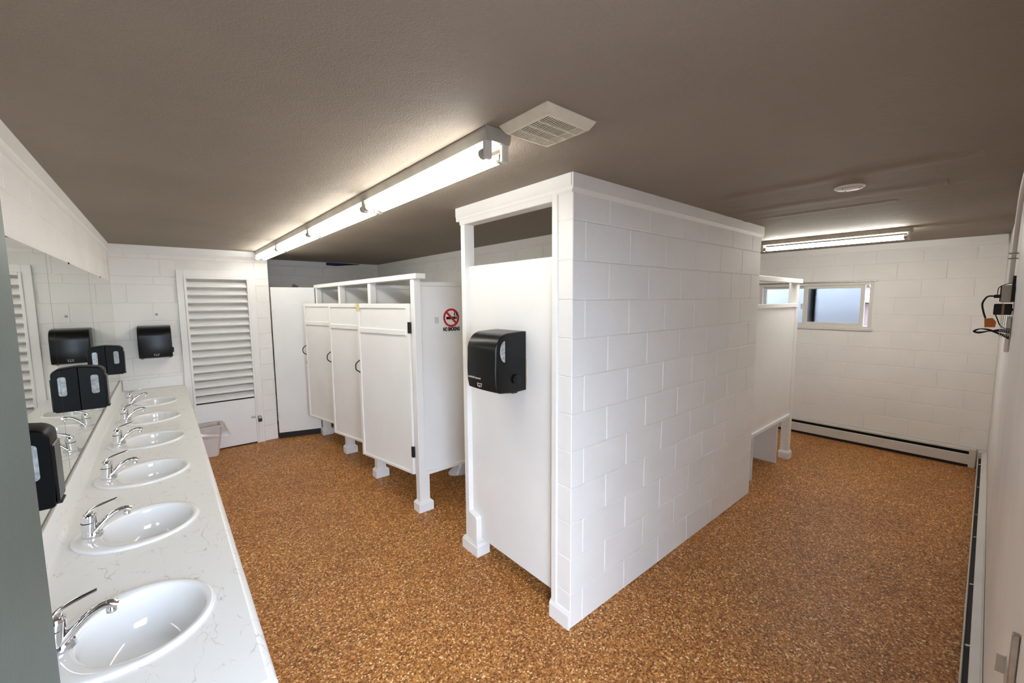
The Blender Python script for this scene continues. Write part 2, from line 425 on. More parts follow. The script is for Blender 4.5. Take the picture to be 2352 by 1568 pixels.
# ------------------------------------------------------------------ louvred closet door
d1 = thing('door_1', 'tall white louvred closet door with a padlocked lower panel', 'door', (.55, YB, 0), kind='structure')
bm = bm_new()
box(bm, .157, .222, YB-.022, YB+.01, 0, 2.21, .003); box(bm, .872, .940, YB-.022, YB+.01, 0, 2.21, .003); box(bm, .222, .872, YB-.022, YB+.01, 2.135, 2.21, .003)
obj('casing', bm, 'trimw', d1)
bm = bm_new()
for a in ((.222, .246, 0, 2.135), (.848, .872, 0, 2.135)): box(bm, a[0], a[1], YB-.03, YB+.06, a[2], a[3], .004)
box(bm, .246, .848, YB-.03, YB+.06, 2.108, 2.135, .004)
obj('moulding', bm, 'trimw', d1)
n_sl = 16; zt, zb = 2.10, .612; pit = (zt-zb)/n_sl
bm = bm_new()
prism(bm, [(YB-.022, -.026), (YB-.022, -.036), (YB+.050, .018), (YB+.050, .028)], 'x', .247, .847)
me_s = None
for i in range(n_sl):
    zc_ = zt - (i+.55)*pit
    if me_s is None:
        o = obj('slat', bm, 'trimw', d1); me_s = o.data
    else:
        o = bpy.data.objects.new('slat', me_s); COL.objects.link(o); o.parent = d1
    o.location = (0, 0, zc_)
bobj('lower_panel', .238, .852, YB-.012, YB+.02, .016, .598, 'board', d1, .003)
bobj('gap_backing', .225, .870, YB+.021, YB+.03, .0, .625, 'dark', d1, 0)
bobj('hasp', .800, .872, YB-.020, YB-.0125, .335, .362, 'chrome_dull', d1, .003)
obj('staple', tube(bm_new(), spline([(.868, YB-.022, .335), (.866, YB-.05, .342), (.868, YB-.052, .355), (.870, YB-.024, .362)]), .0035, 8), 'chrome_dull', d1, True)
pl = thing('padlock', 'small dark padlock hanging from the closet door hasp', 'padlock', (.888, YB-.045, .282))
bobj('body', .868, .912, YB-.058, YB-.034, .282, .322, 'iron', pl, .004, seg=2)
obj('shackle', tube(bm_new(), spline([(.876, YB-.046, .320), (.876, YB-.046, .345), (.889, YB-.046, .36), (.903, YB-.046, .345), (.903, YB-.046, .320)]), .004, 8), 'brass', pl, True)

# old bolt stain above the paper dispenser
tag(obj('wall_bolt', lathe(bm_new(), [(.014, 0), (.012, .004), (.004, .007)], 0, 0, 14), 'chrome_dull', None, True), 'small rusty bolt head in the wall above the far paper towel dispenser', 'bolt')
o = bpy.data.objects['wall_bolt']; o.location = (-.04, YB, 1.70); o.rotation_euler = (PI/2, 0, 0)

# ------------------------------------------------------------------ countertop
ZT = .865; SX, SP, SY = -.135, .735, 1.62
SINKS = [SY + i*SP for i in range(6)]
CY0, CY1 = 1.155, YB-.003
ct = thing('vanity_counter', 'long white veined laminate counter holding six sinks', 'counter', (-.12, 3.7, 0))
bm = bm_new()
xa, xb = -.36, .145
def cell(y0, y1, yc):
    n = 48; inner = []; outer = []
    angs = [2*PI*k/n for k in range(n)]
    for a in angs:
        c, s = math.cos(a), math.sin(a)
        inner.append((SX + .198*c, yc + .195*s))
        tx = ((xb if c > 0 else xa) - SX)/c if abs(c) > 1e-6 else 1e9
        ty = ((y1 if s > 0 else y0) - yc)/s if abs(s) > 1e-6 else 1e9
        t = min(tx, ty); outer.append([SX + t*c, yc + t*s])
    for cx_, cy_ in ((xa, y0), (xa, y1), (xb, y0), (xb, y1)):
        i = min(range(n), key=lambda q: (outer[q][0]-cx_)**2 + (outer[q][1]-cy_)**2); outer[i] = [cx_, cy_]
    I = [bm.verts.new((p[0], p[1], ZT)) for p in inner]; O = [bm.verts.new((p[0], p[1], ZT)) for p in outer]
    J = [bm.verts.new((p[0], p[1], ZT-.04)) for p in inner]; U = [bm.verts.new((p[0], p[1], ZT-.04)) for p in outer]
    for i in range(n):
        j = (i+1) % n
        bm.faces.new((I[i], O[i], O[j], I[j])); bm.faces.new((I[i], I[j], J[j], J[i])); bm.faces.new((J[i], J[j], U[j], U[i]))
bounds = [CY0] + [(a+b_)/2 for a, b_ in zip(SINKS, SINKS[1:])] + [CY1]
for yc, y0, y1 in zip(SINKS, bounds, bounds[1:]): cell(y0, y1, yc)
# front nose, underside, coved splash: open section extruded along the run
sec = [(-.34, ZT-.036), (.10, ZT-.036)]
sec = [(.125, ZT-.040), (.155, ZT-.040)] + [(.145 + .022*math.sin(a), ZT-.022 + .022*math.cos(a)) for a in [PI/2 + .5 - k*(PI/2+.5)/8 for k in range(9)]]
def strip(sec_, y0, y1):
    A = [bm.verts.new((p[0], y0, p[1])) for p in sec_]; B = [bm.verts.new((p[0], y1, p[1])) for p in sec_]
    for i in range(len(sec_)-1): bm.faces.new((A[i], A[i+1], B[i+1], B[i]))
strip(sec, CY0, CY1)
cov = [(xa, ZT)] + [(-.36 - .022*math.sin(a), ZT + .022 - .022*math.cos(a)) for a in [k*PI/2/6 for k in range(1, 7)]] + [(-.382, .985), (-.386, .992), (XL+.001, .992)]
strip(cov, CY0, CY1)
strip([(xa, ZT-.040), (-.398, ZT-.040), (-.398, ZT-.02)], CY0, CY1)
obj('worktop', bm, 'counter', ct, True, angle=50)
bobj('end_splash', -.378, .140, YB-.024, YB-.002, ZT+.001, .985, 'counter', ct, .005, seg=2)
bm = bm_new()
prism(bm, [(p[0], p[1]) for p in sec] + [(xa, ZT), (-.382, ZT+.02), (-.386, .992), (XL+.001, .992), (XL+.001, ZT-.04)], 'y', CY0-.003, CY0)
obj('end_cap', bm, 'signw', ct)
# plain recessed base that carries it
bobj('base_panel', XL+.004, .02, CY0+.06, CY1-.03, .10, ZT-.16, 'board', ct, .004)
bobj('plinth', XL+.004, -.03, CY0+.07, CY1-.03, 0, .10, 'blackmatte', ct, 0)
for yy in (CY0+.04, (SINKS[1]+SINKS[2])/2, (SINKS[3]+SINKS[4])/2): bobj('bracket', XL+.004, .06, yy, yy+.018, ZT-.16, ZT-.041, 'board', ct, .002)

# ------------------------------------------------------------------ sinks and faucets
NTH = ['nearest to the entrance door', 'second from the entrance door', 'third from the entrance door', 'third from the back wall', 'second from the back wall', 'nearest to the back wall']
def make_sink():
    root = thing('sink', '', 'sink', (SX, 0, ZT))
    bm = bm_new(); n = 56; rings = []
    def ring(cx, rx, ry, z): rings.append([(cx + rx*math.cos(2*PI*k/n), ry*math.sin(2*PI*k/n), z) for k in range(n)])
    ring(0, .207, .204, .0); ring(0, .2085, .2055, .004); ring(0, .206, .203, .009); ring(0, .200, .197, .0115)
    ring(.012, .182, .188, .0115); ring(.030, .156, .174, .0100); ring(.033, .1505, .169, .005)
    ring(.034, .147, .166, -.004)
    for q in range(1, 10):
        t = q/9; s = math.cos(t*PI/2*.93)**.62
        ring(.034 - .012*t, .146*s, .164*s, -.004 - .135*math.sin(t*PI/2)**.85)
    loft(bm, rings, cap0=False, cap1=True)
    obj('bowl', bm, 'ceramic', root, True, world=False, angle=80)
    zb_ = rings[-1][0][2]
    dr = obj('drain', lathe(bm_new(), [(.026, zb_+.004), (.027, zb_+.007), (.022, zb_+.008), (.018, zb_+.0045), (.002, zb_+.0045)], .022, 0, 24), 'chrome', root, True, world=False)
    return root
def make_faucet():
    root = thing('faucet', '', 'faucet', (-.278, 0, ZT+.011))
    bm = bm_new()
    # escutcheon: low oval foot flowing into the spout
    n = 28; rings = []
    for z, s, dx in ((0, 1, 0), (.004, 1.03, 0), (.012, 1.0, .0), (.018, .9, .002), (.020, .6, .003)):
        rings.append([(dx + .033*s*math.cos(2*PI*k/n), .027*s*math.sin(2*PI*k/n), z) for k in range(n)])
    obj('foot', loft(bm, rings), 'chrome', root, True, world=False)
    obj('body', tube(bm_new(), [(-.008, 0, .012), (-.007, 0, .045), (-.004, 0, .080), (-.001, 0, .094), (0, 0, .102)], [.0245, .0240, .0235, .0215, .011], 24), 'chrome', root, True, world=False, angle=60)
    obj('collar', lathe(bm_new(), [(.0238, .060), (.0246, .062), (.0238, .064)], -.0065, 0, 24), 'dark', root, True, world=False)
    sp = spline([(-.004, 0, .010), (.016, 0, .028), (.036, 0, .050), (.062, 0, .072), (.088, 0, .083), (.106, 0, .083), (.120, 0, .075)], 5)
    k = len(sp)
    rad = []
    for i in range(k):
        t = i/(k-1); rad.append((.0245 - .0135*min(1, t/.55) + .0025*max(0, (t-.7)/.3), .0135 - .0035*min(1, t/.5) + .0025*max(0, (t-.7)/.3)))
    obj('spout', tube(bm_new(), sp, rad, 16), 'chrome', root, True, world=False, angle=70)
    obj('aerator', lathe(bm_new(), [(.009, .056), (.012, .058), (.012, .070), (.008, .076)], .108, 0, 18), 'chrome', root, True, world=False)
    lv = spline([(-.018, 0, .090), (-.004, 0, .106), (.022, 0, .120), (.055, 0, .130), (.084, 0, .137)], 5)
    k = len(lv)
    obj('lever', tube(bm_new(), lv, [(.017 - .009*i/k, .0065 - .003*i/k) for i in range(k)], 14), 'chrome', root, True, world=False, angle=70)
    return root
s0 = make_sink(); f0 = make_faucet()
for i, y in enumerate(SINKS):
    s = s0 if i == 0 else copy_tree(s0)
    f = f0 if i == 0 else copy_tree(f0)
    s.location = (SX, y, ZT); f.location = (-.278, y, ZT+.0115)
    tag(s, 'white oval drop-in sink ' + NTH[i], 'sink', 'sinks in the long counter')
    tag(f, 'chrome single-lever faucet on the sink ' + NTH[i], 'faucet', 'faucets along the counter')

# ------------------------------------------------------------------ mirrors
MB = [1.02, 2.905, 4.40, 6.10]
ML = ['mirror pane nearest the green-grey entrance door', 'middle mirror pane above the counter', 'mirror pane ending at the louvred back wall']
for i in range(3):
    mr = thing('wall_mirror', 'large frameless ' + ML[i], 'mirror', (XL, (MB[i]+MB[i+1])/2, .998), group='mirrors above the counter')
    bobj('glass', XL+.001, XL+.006, MB[i]+.0012, MB[i+1]-.0024, .998, 2.064, 'mirror', mr, 0)
    bobj('bottom_channel', XL+.001, XL+.010, MB[i], MB[i+1], .9925, 1.003, 'chrome_dull', mr, .001)
    if i: bobj('edge_seal', XL+.0012, XL+.0062, MB[i]-.0022, MB[i]+.0010, 1.003, 2.064, 'dark', mr, 0)
    for yy in ((), (3.56,), (5.24,))[i]: bobj('clip', XL+.001, XL+.009, yy-.008, yy+.008, 2.058, 2.068, 'iron', mr, .001)

# ------------------------------------------------------------------ soap dispensers on the mirror
SL = ['nearest the green-grey door', 'in the middle of the mirrors', 'nearest the louvred back wall']
def make_soap():
    r = thing('soap_dispenser', '', 'soap dispenser')
    pr = [(0, 0), (.100, 0), (.106, .005), (.112, .10), (.110, .20)] + [(.110 - .04 + .04*math.cos(a), .215 + .035*math.sin(a)) for a in [k*PI/2/6 for k in range(7)]] + [(.03, .256), (0, .258)]
    bm = bm_new(); rings = []
    cxp, czp = .055, .13
    for y, ins in ((0, .005), (.003, .0015), (.008, 0), (.112, 0), (.117, .0015), (.120, .005)):
        rg = []
        for x, z in pr:
            d = Vector((x-cxp, z-czp)); l = d.length; q = d*(1 - ins/l) if l else d
            rg.append((max(.0, cxp+q.x), y, czp+q.y))
        rings.append(rg)
    loft(bm, rings); obj('housing', bm, 'soapblack', r, True, world=False, angle=35)
    bobj('front_cover', .106, .116, .012, .108, .012, .195, 'black', r, .004, world=False)
    w = box(bm_new(), .050, .083, -.0015, .002, .095, .205, 0)
    es = [e for e in w.edges if abs((e.verts[0].co-e.verts[1].co).y) > 1e-4]
    bmesh.ops.bevel(w, geom=es, offset=.011, segments=4, affect='EDGES', profile=.5)
    obj('level_window', w, 'lens', r, world=False)
    bobj('push_bar', .104, .118, .03, .09, .002, .010, 'blackmatte', r, .002, world=False)
    return r
so0 = make_soap()
for i, y in enumerate((1.83, 3.44, 5.0)):
    so = so0 if i == 0 else copy_tree(so0)
    so.location = (XL+.0062, y, 1.205)
    tag(so, 'black soap dispenser stuck on the mirror, ' + SL[i], 'soap dispenser', 'soap dispensers on the mirrors')

# ------------------------------------------------------------------ paper towel dispensers
def make_towel(label, loc, rz):
    """local: +y out of the wall, x across, z up from the bottom"""
    r = thing('paper_towel_dispenser', label, 'dispenser', loc, rz, 'black paper towel dispensers')
    W, D, H = .285, .235, .355
    prof = [(0, 0), (.10, -.006), (.200, .004), (.224, .014), (.234, .06), (.236, .14), (.232, .22)] + \
           [(.132 + .100*math.cos(a), .245 + .105*math.sin(a)) for a in [k*PI/2/8 for k in range(9)]] + [(.06, .354), (0, .355)]
    bm = bm_new(); rings = []; cyp, czp = .09, .175
    for t, ins in ((-1, .010), (-.985, .004), (-.955, 0), (-.5, 0), (0, 0), (.5, 0), (.955, 0), (.985, .004), (1, .010)):
        rg = []
        for y, z in prof:
            yy = y*(1 + .055*(1 - t*t)) if y > .01 else y
            d = Vector((yy-cyp, z-czp)); q = d*(1 - ins/d.length)
            rg.append((t*W/2, max(0, cyp+q.x), czp+q.y))
        rings.append(rg)
    obj('cover', loft(bm, rings), 'black', r, True, world=False, angle=28)
    bobj('back_plate', -.128, .128, -.004, .03, .01, .345, 'blackmatte', r, .002, world=False)
    for sx in (-1, 1): bobj('foot', sx*.118-.012, sx*.118+.012, .06, .10, -.012, .004, 'blackmatte', r, .002, world=False)
    obj('knob', tube(bm_new(), [(-W/2+.004, .085, .075), (-W/2-.012, .085, .075), (-W/2-.014, .085, .075)], [.03, .029, .024], 24), 'black', r, True, world=False)
    # printing: a line of text, two little hands and a drop
    rot = Matrix.Translation((0, .2475, 0)) @ Matrix.Rotation(PI, 4, 'Z') @ Matrix.Rotation(PI/2, 4, 'X')
    for body, size, px, pz, sx in (('paper towel', .010, -.005, .052, 1.0),):
        text_obj('printed_line', body, size, 'print', r, Matrix.Translation((px, .2485, pz)) @ Matrix.Rotation(PI, 4, 'Z') @ Matrix.Rotation(PI/2, 4, 'X'), sx)
    obj('drop_mark', tube(bm_new(), [(-.005, .2470, .036), (-.005, .2495, .036)], [(.0040, .0065), (.0040, .0065)], 12), 'print', r, world=False)
    for s in (-1, 1):
        bm = bm_new(); c = Matrix.Translation((-.005 + s*.016, .2482, .038)) @ Matrix.Rotation(s*.6, 4, 'Y')
        box(bm, -.002, .002, -.0012, .0012, -.008, .008, .0008); box(bm, .002, .005, -.0012, .0012, -.002, .002, .0008)
        bmesh.ops.transform(bm, matrix=c, verts=bm.verts); obj('hand_mark', bm, 'print', r, world=False)
    return r
tw1 = make_towel('black paper towel dispenser on the back wall beside the louvred door', (-.073, YB, 1.222), PI)
obj('paper_sheet', box(bm_new(), -.075, .105, .10, .102, -.040, .004), 'signw', tw1, world=False)
for i in range(3): bobj('print_bar', -.118+i*.0055, -.115+i*.0055, .2295, .2325, .085+i*.006, .135-i*.004, 'print', tw1, 0, world=False)
tw2 = make_towel('black paper towel dispenser on the white panel at the partition end', (1.655, 1.972, 1.290), PI/2)
text_obj('printed_address', 'GentleBathCorp.com', .017, 'print', tw2, Matrix.Translation((.055, .2475, .082)) @ Matrix.Rotation(PI, 4, 'Z') @ Matrix.Rotation(PI/2, 4, 'X'), .95)
# sight window in the side cheek that faces the entrance
bm = bm_new()
hw = [(.165 + .036*math.cos(a)*1.0, .245 + .062*math.sin(a)) for a in [-PI/2 + k*PI/12 for k in range(13)]]
prism(bm, hw, 'x', -.1435, -.139)
obj('sight_window', bm, 'lens', tw2, world=False)
bobj('wall_gasket', -.152, -.120, -.003, .004, .03, .19, 'vent', tw2, 0, world=False)

# ------------------------------------------------------------------ panel closing the partition end
pe = thing('partition_end_panel', 'white panel with open transom closing the end of the block partition', 'partition', (XC, 1.95, 0))
bobj('panel', 1.655, 1.675, 1.570, 2.415, .125, 2.065, 'board', pe, .002)
bobj('jamb_board', 1.612, 1.69, 1.538, 1.578, .02, 2.385, 'trimw', pe, .003)
po = bobj('post', 1.618, 1.700, 2.415, 2.462, .0, 2.385, 'trimw', pe, .003)
bm = bm_new(); box(bm, 1.603, 1.715, 2.300, 2.492, 0, .075, .002); prism(bm, [(2.300, .075), (2.492, .075), (2.478, .095), (2.314, .095)], 'x', 1.610, 1.708)
obj('foot', bm, 'trimw', po)
bm = bm_new(); box(bm, 1.612, 1.690, 2.318, 2.414, .095, .275, .003); prism(bm, [(2.318, .275), (2.414, .275), (2.414, .305), (2.330, .29)], 'x', 1.612, 1.690)
obj('cleat', bm, 'trimw', po)
bm = bm_new(); box(bm, 1.606, 1.70, Y0-.004, 2.475, 2.345, 2.395, .003)
he = obj('header', box(bm_new(), 1.615, 1.70, 1.578, 2.47, 2.345, 2.39, .003), 'trimw', pe); bm.free()
bm = bm_new()
prism(bm, [(1.6195, ZC-.001), (1.604, ZC-.001), (1.604, 2.405), (1.609, 2.397), (1.611, 2.382), (1.615, 2.376), (1.6195, 2.370)], 'y', Y0+.0005, 2.500)
obj('fascia', bm, 'trimw', pe)
bobj('fascia_return', 1.606, 1.72, 2.470, 2.499, 2.372, ZC-.001, 'trimw', pe, .002)
bm = bm_new(); box(bm, 1.603, 1.619, Y0-.002, 1.585, 0, .085, .002); prism(bm, [(1.603, .085), (1.619, .085), (1.619, .108), (1.610, .100)], 'y', Y0-.001, 1.583)
obj('skirting', bm, 'trimw', pe)

# ------------------------------------------------------------------ toilet stalls
XS = 1.604
ts = thing('toilet_stalls', 'row of white panelled toilet stalls with three doors ajar', 'toilet stalls', (XS, 4.6, 0))
PY = [(3.150, 3.220), (4.085, 4.155), (5.000, 5.070), (5.930, 6.000)]
for y0, y1 in PY:
    p = bobj('post', XS, XS+.062, y0, y1, .30, 2.012, 'board', ts, .003)
    bobj('leg', XS+.001, XS+.098, y0+.001, y1-.001, .085, .332, 'board', p, .003)
    bm = bm_new(); fx0_, fx1_, fy0, fy1 = XS-.018, XS+.122, y0-.018, y1+.018
    box(bm, fx0_, fx1_, fy0, fy1, 0, .075, .002)
    loft(bm, [[(fx0_, fy0, .075), (fx1_, fy0, .075), (fx1_, fy1, .075), (fx0_, fy1, .075)], [(XS-.002, y0-.002, .097), (XS+.100, y0-.002, .097), (XS+.100, y1+.002, .097), (XS-.002, y1+.002, .097)]])
    obj('foot', bm, 'board', p)
    dv = bobj('side_panel', XS+.062, XF-.002, y0+.020, y0+.040, .335, 1.958, 'board', ts, .002)
    bobj('top_rail', XS+.062, XF-.002, y0+.008, y0+.052, 1.955, 1.992, 'board', dv, .003)
    bobj('bottom_rail', XS+.062, XF-.002, y0+.008, y0+.052, .312, .345, 'board', dv, .003)
bobj('header', XS-.014, XS+.078, 3.090, 6.022, 2.010, 2.054, 'board', ts, .003)
DOORS = [((1.598, 3.228), (1.445, 4.015)), ((1.598, 4.165), (1.446, 4.915)), ((1.598, 5.082), (1.420, 5.861))]
for i, (h_, e_) in enumerate(DOORS):
    d = Vector((e_[0]-h_[0], e_[1]-h_[1])); wdt = d.length; ang = math.atan2(d.y, d.x)
    z0, z1 = .320, 1.808
    dr = bobj('door', 0, wdt, -.020, 0, 0, z1-z0, 'board', ts, .002, world=False)
    dr.location = (h_[0]-XS, h_[1]-4.6, z0); dr.rotation_euler = (0, 0, ang)
    hh = z1-z0
    def r_(nm, x0, x1, za, zb): bobj(nm, x0, x1, -.001, .012, za, zb, 'board', dr, .004, world=False)
    r_('stile', .0, .045, 0, hh); r_('stile', wdt-.038, wdt, 0, hh)
    r_('rail', .046, wdt-.039, 0, .027); r_('rail', .046, wdt-.039, hh-.042, hh); r_('rail', .046, wdt-.039, 1.215, 1.262)
    hx = wdt-.020
    obj('handle', tube(bm_new(), spline([(hx, .012, .825), (hx, .020, .832), (hx, .050, .855), (hx, .056, .885), (hx, .050, .915), (hx, .020, .938), (hx, .012, .945)], 4), .0058, 8), 'iron', dr, True, world=False)
    for za in (.205, 1.285):
        if i == 0: bobj('hinge', -.016, .016, -.002, .0165, za-.048, za+.048, 'iron', dr, .002, world=False)
    if i == 2: bobj('lock_plate', wdt-.034, wdt-.010, .0122, .020, .70, .745, 'socket', dr, .002, world=False)
    if i == 0: bobj('tape', wdt-.052, wdt+.002, .0122, .0135, hh-.075, hh+.001, 'tape', dr, 0, world=False)

# end door of the row, hinged on the pier
ed = thing('stall_end_door', 'plain white door hinged on the pier at the end of the stalls', 'door', (1.100, 6.178, 0))
d = Vector((1.602-1.100, 6.030-6.178)); wdt = d.length; ed.rotation_euler = (0, 0, math.atan2(d.y, d.x))
bobj('leaf', .004, wdt, -.002, .022, .078, 2.022, 'board', ed, .002, world=False)
bobj('bottom_strip', .006, wdt, .004, .016, .002, .082, 'blackmatte', ed, 0, world=False)  # flat black strip between the leaf and the floor
for z in (.32, 1.02, 1.70):
    for q in (-1, 0, 1): obj('hinge_knuckle', tube(bm_new(), [(.022, -.005, z+q*.030-.010), (.022, -.005, z+q*.030+.010)], .006, 10), 'trimw', ed, True, world=False)
bm = bm_new(); box(bm, .26, .33, .020, .028, 2.00, 2.040, .002); prism(bm, [(.255, 2.035), (.335, 2.035), (.29, 2.062), (.27, 2.066)], 'y', -.002, .030)
obj('coat_hook', bm, 'iron', ed, world=False)

# toilet whose foot shows under the first side panel
to = thing('toilet', 'white toilet with its foot showing below the first stall panel', 'toilet', (2.5, 3.66, 0))
bm = bm_new(); n = 32
def oval(cx, rx, ry, z): return [(cx + rx*math.cos(2*PI*k/n)*(1.0 if math.cos(2*PI*k/n) < 0 else 1.0), 3.66 + ry*math.sin(2*PI*k/n), z) for k in range(n)]
loft(bm, [oval(2.44, .235, .115, 0), oval(2.44, .235, .115, .02), oval(2.45, .19, .095, .06), oval(2.46, .175, .09, .18), oval(2.43, .22, .14, .28), oval(2.41, .245, .18, .37), oval(2.41, .25, .185, .395), oval(2.41, .19, .13, .395), oval(2.42, .14, .09, .26)])
obj('bowl', bm, 'ceramic', to, True, angle=60)
bm = bm_new(); loft(bm, [oval(2.41, .252, .187, .397), oval(2.41, .255, .19, .407), oval(2.41, .25, .185, .417), oval(2.42, .15, .10, .417), oval(2.42, .15, .10, .397)], cap0=False, cap1=False)
obj('seat', bm, 'seat', to, True, angle=60)
obj('tank', box(bm_new(), 2.72, 2.945, 3.47, 3.85, .40, .74, .02, 3), 'ceramic', to, True)
obj('tank_lid', box(bm_new(), 2.71, 2.95, 3.46, 3.86, .742, .775, .01, 2), 'ceramic', to, True)
obj('pedestal_back', box(bm_new(), 2.60, 2.90, 3.58, 3.74, 0, .40, .02, 2), 'ceramic', to, True)
obj('flush_lever', tube(bm_new(), [(2.716, 3.52, .68), (2.70, 3.52, .68), (2.695, 3.58, .672)], .007, 8), 'chrome', to, True)

# no-smoking sign taped to the first side panel
YSG = 3.150 + .020
sg = thing('no_smoking_sign', 'white no smoking sign taped to the stall side panel', 'sign', (1.95, YSG, 1.66))
bobj('plate', 1.828, 2.078, YSG-.0035, YSG-.001, 1.560, 1.772, 'signw', sg, 0)
cxs, czs = 1.967, 1.680
n = 48; bm = bm_new()
def ringx(r, y): return [(cxs + r*math.cos(2*PI*k/n), y, czs + r*math.sin(2*PI*k/n)) for k in range(n)]
loft(bm, [ringx(.082, YSG-.0035), ringx(.082, YSG-.0052), ringx(.064, YSG-.0052), ringx(.064, YSG-.0035)], cap0=False, cap1=False)
obj('red_ring', bm, 'signred', sg)
def flat(name, x0, x1, z0, z1, mat, dy=.0046, rot=0.):
    b_ = box(bm_new(), x0, x1, -.0006, .0006, z0, z1)
    bmesh.ops.rotate(b_, cent=(0, 0, 0), matrix=Matrix.Rotation(rot, 3, 'Y'), verts=b_.verts)
    bmesh.ops.translate(b_, vec=(cxs, YSG-dy, czs), verts=b_.verts)
    return obj(name, b_, mat, sg)
flat('cigarette', -.052, .042, -.014, .009, 'signblack'); flat('cigarette_tip', .046, .056, -.014, .009, 'signblack')
for q in (0, .022):
    b_ = bm_new(); pts = spline([(cxs+.040+q, YSG-.0046, czs+.016), (cxs+.030+q, YSG-.0046, czs+.030), (cxs+.038+q, YSG-.0046, czs+.042), (cxs+.031+q, YSG-.0046, czs+.058-q*.5)], 5)
    tube(b_, pts, [(.0012, .0045)]*len(pts), 8); obj('smoke_curl', b_, 'signblack', sg)
flat('red_bar', -.072, .072, -.0095, .0095, 'signred', .0056, PI/4)
text_obj('lettering', 'NO SMOKING', .044, 'signblack', sg, Matrix.Translation((cxs-1.95, -.0042, 1.578-1.66)) @ Matrix.Rotation(PI/2, 4, 'X'), .62, .0004, .0026)
bobj('tape', 1.800, 1.840, YSG-.0046, YSG-.0036, 1.635, 1.690, 'cleartape', sg, 0)

# navy strip tucked above the alcove trim
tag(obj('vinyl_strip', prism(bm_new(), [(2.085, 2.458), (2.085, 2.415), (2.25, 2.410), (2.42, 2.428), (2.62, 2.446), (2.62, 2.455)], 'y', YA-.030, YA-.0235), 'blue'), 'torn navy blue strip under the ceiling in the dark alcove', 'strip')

# ------------------------------------------------------------------ waste bin
bn = thing('waste_bin', 'pale plastic waste bin beside the counter end', 'bin', (.26, 6.075, 0))
def rrect(x0, x1, y0, y1, z, r=.03, k=4):
    pts = []
    for cx, cy, a0 in ((x1-r, y1-r, 0), (x0+r, y1-r, PI/2), (x0+r, y0+r, PI), (x1-r, y0+r, 1.5*PI)):
        for q in range(k+1): a = a0 + q*PI/2/k; pts.append((cx + r*math.cos(a), cy + r*math.sin(a), z))
    return pts
def bshell(x0, x1, y0, y1, z, d=0): return rrect(x0-d, x1+d, y0-d, y1+d, z)
YQ0, YQ1 = 5.965, 6.145
bm = bm_new()
loft(bm, [bshell(.09, .415, YQ0, YQ1, 0), bshell(.085, .42, YQ0, YQ1, .01), bshell(.05, .465, YQ0-.012, YQ1+.012, .345), bshell(.035, .482, YQ0-.024, YQ1+.022, .350), bshell(.035, .482, YQ0-.024, YQ1+.022, .366), bshell(.055, .460, YQ0-.008, YQ1+.008, .366), bshell(.09, .41, YQ0+.005, YQ1-.005, .012)])
obj('tub', bm, 'bin', bn, True, angle=40)
bm = bm_new(); rings = []
base = [(.058, .457, YQ0-.006, YQ1+.006, .25), (.055, .46, YQ0-.008, YQ1+.008, .36), (.030, .488, YQ0-.030, YQ1+.024, .376), (.022, .500, YQ0-.036, YQ1+.026, .33), (.018, .525, YQ0-.040, YQ1+.028, .27), (.020, .545, YQ0-.042, YQ1+.028, .235)]
for q, (x0, x1, y0, y1, z) in enumerate(base):
    rg = rrect(x0, x1, y0, y1, z, .035, 6)
    if q > 2: rg = [(p[0] + random.uniform(-.004, .008), min(YB-.005, p[1] + random.uniform(-.006, .004)), p[2] + random.uniform(-.016, .016)) for p in rg]
    rings.append(rg)
loft(bm, rings, cap0=False, cap1=False); obj('liner', bm, 'film', bn, True, angle=80)

# ------------------------------------------------------------------ ceiling lights
def make_light(label, x, y0, nseg, tubes, z=ZC, tmat='tube'):
    r = thing('fluorescent_light', label, 'ceiling light', (x, y0 + nseg*.605, z), group='fluorescent ceiling lights')
    L_ = nseg*1.21
    bm = bm_new()
    prism(bm, [(x-.056, z-.001), (x+.056, z-.001), (x+.058, z-.012), (x+.050, z-.046), (x-.050, z-.046), (x-.058, z-.012)], 'y', y0, y0+L_)
    obj('channel', bm, 'fixture', r)
    bm = bm_new(); prism(bm, [(x-.059, z-.001), (x+.059, z-.001), (x+.059, z-.030), (x+.052, z-.050), (x-.052, z-.050), (x-.059, z-.030)], 'y', y0-.006, y0-.0005)
    obj('end_plate', bm, 'fixture', r)
    for s in range(nseg):
        a0, a1 = y0 + s*1.21, y0 + (s+1)*1.21
        for dx in tubes:
            for yy, nm in ((a0+.012, 1), (a1-.012, -1)):
                bm = bm_new(); box(bm, x+dx-.016, x+dx+.016, yy-.010, yy+.010, z-.112, z-.045, .004)
                obj('lamp_holder', bm, 'socket', r)
                obj('end_cap', tube(bm_new(), [(x+dx, yy+nm*.0105, z-.088), (x+dx, yy+nm*.034, z-.088)], .0192, 14), 'fixture', r, True)
            obj('tube', tube(bm_new(), [(x+dx, a0+.0465, z-.088), (x+dx, a1-.0465, z-.088)], .0188, 14), tmat, r, True)
    return r
make_light('long fluorescent strip light running towards the louvred back wall', 1.003, 1.262, 4, (-.040, .040))
make_light('short fluorescent strip light near the sliding window', 5.20, .585, 1, (-.02, .02), tmat='tube_boosted')

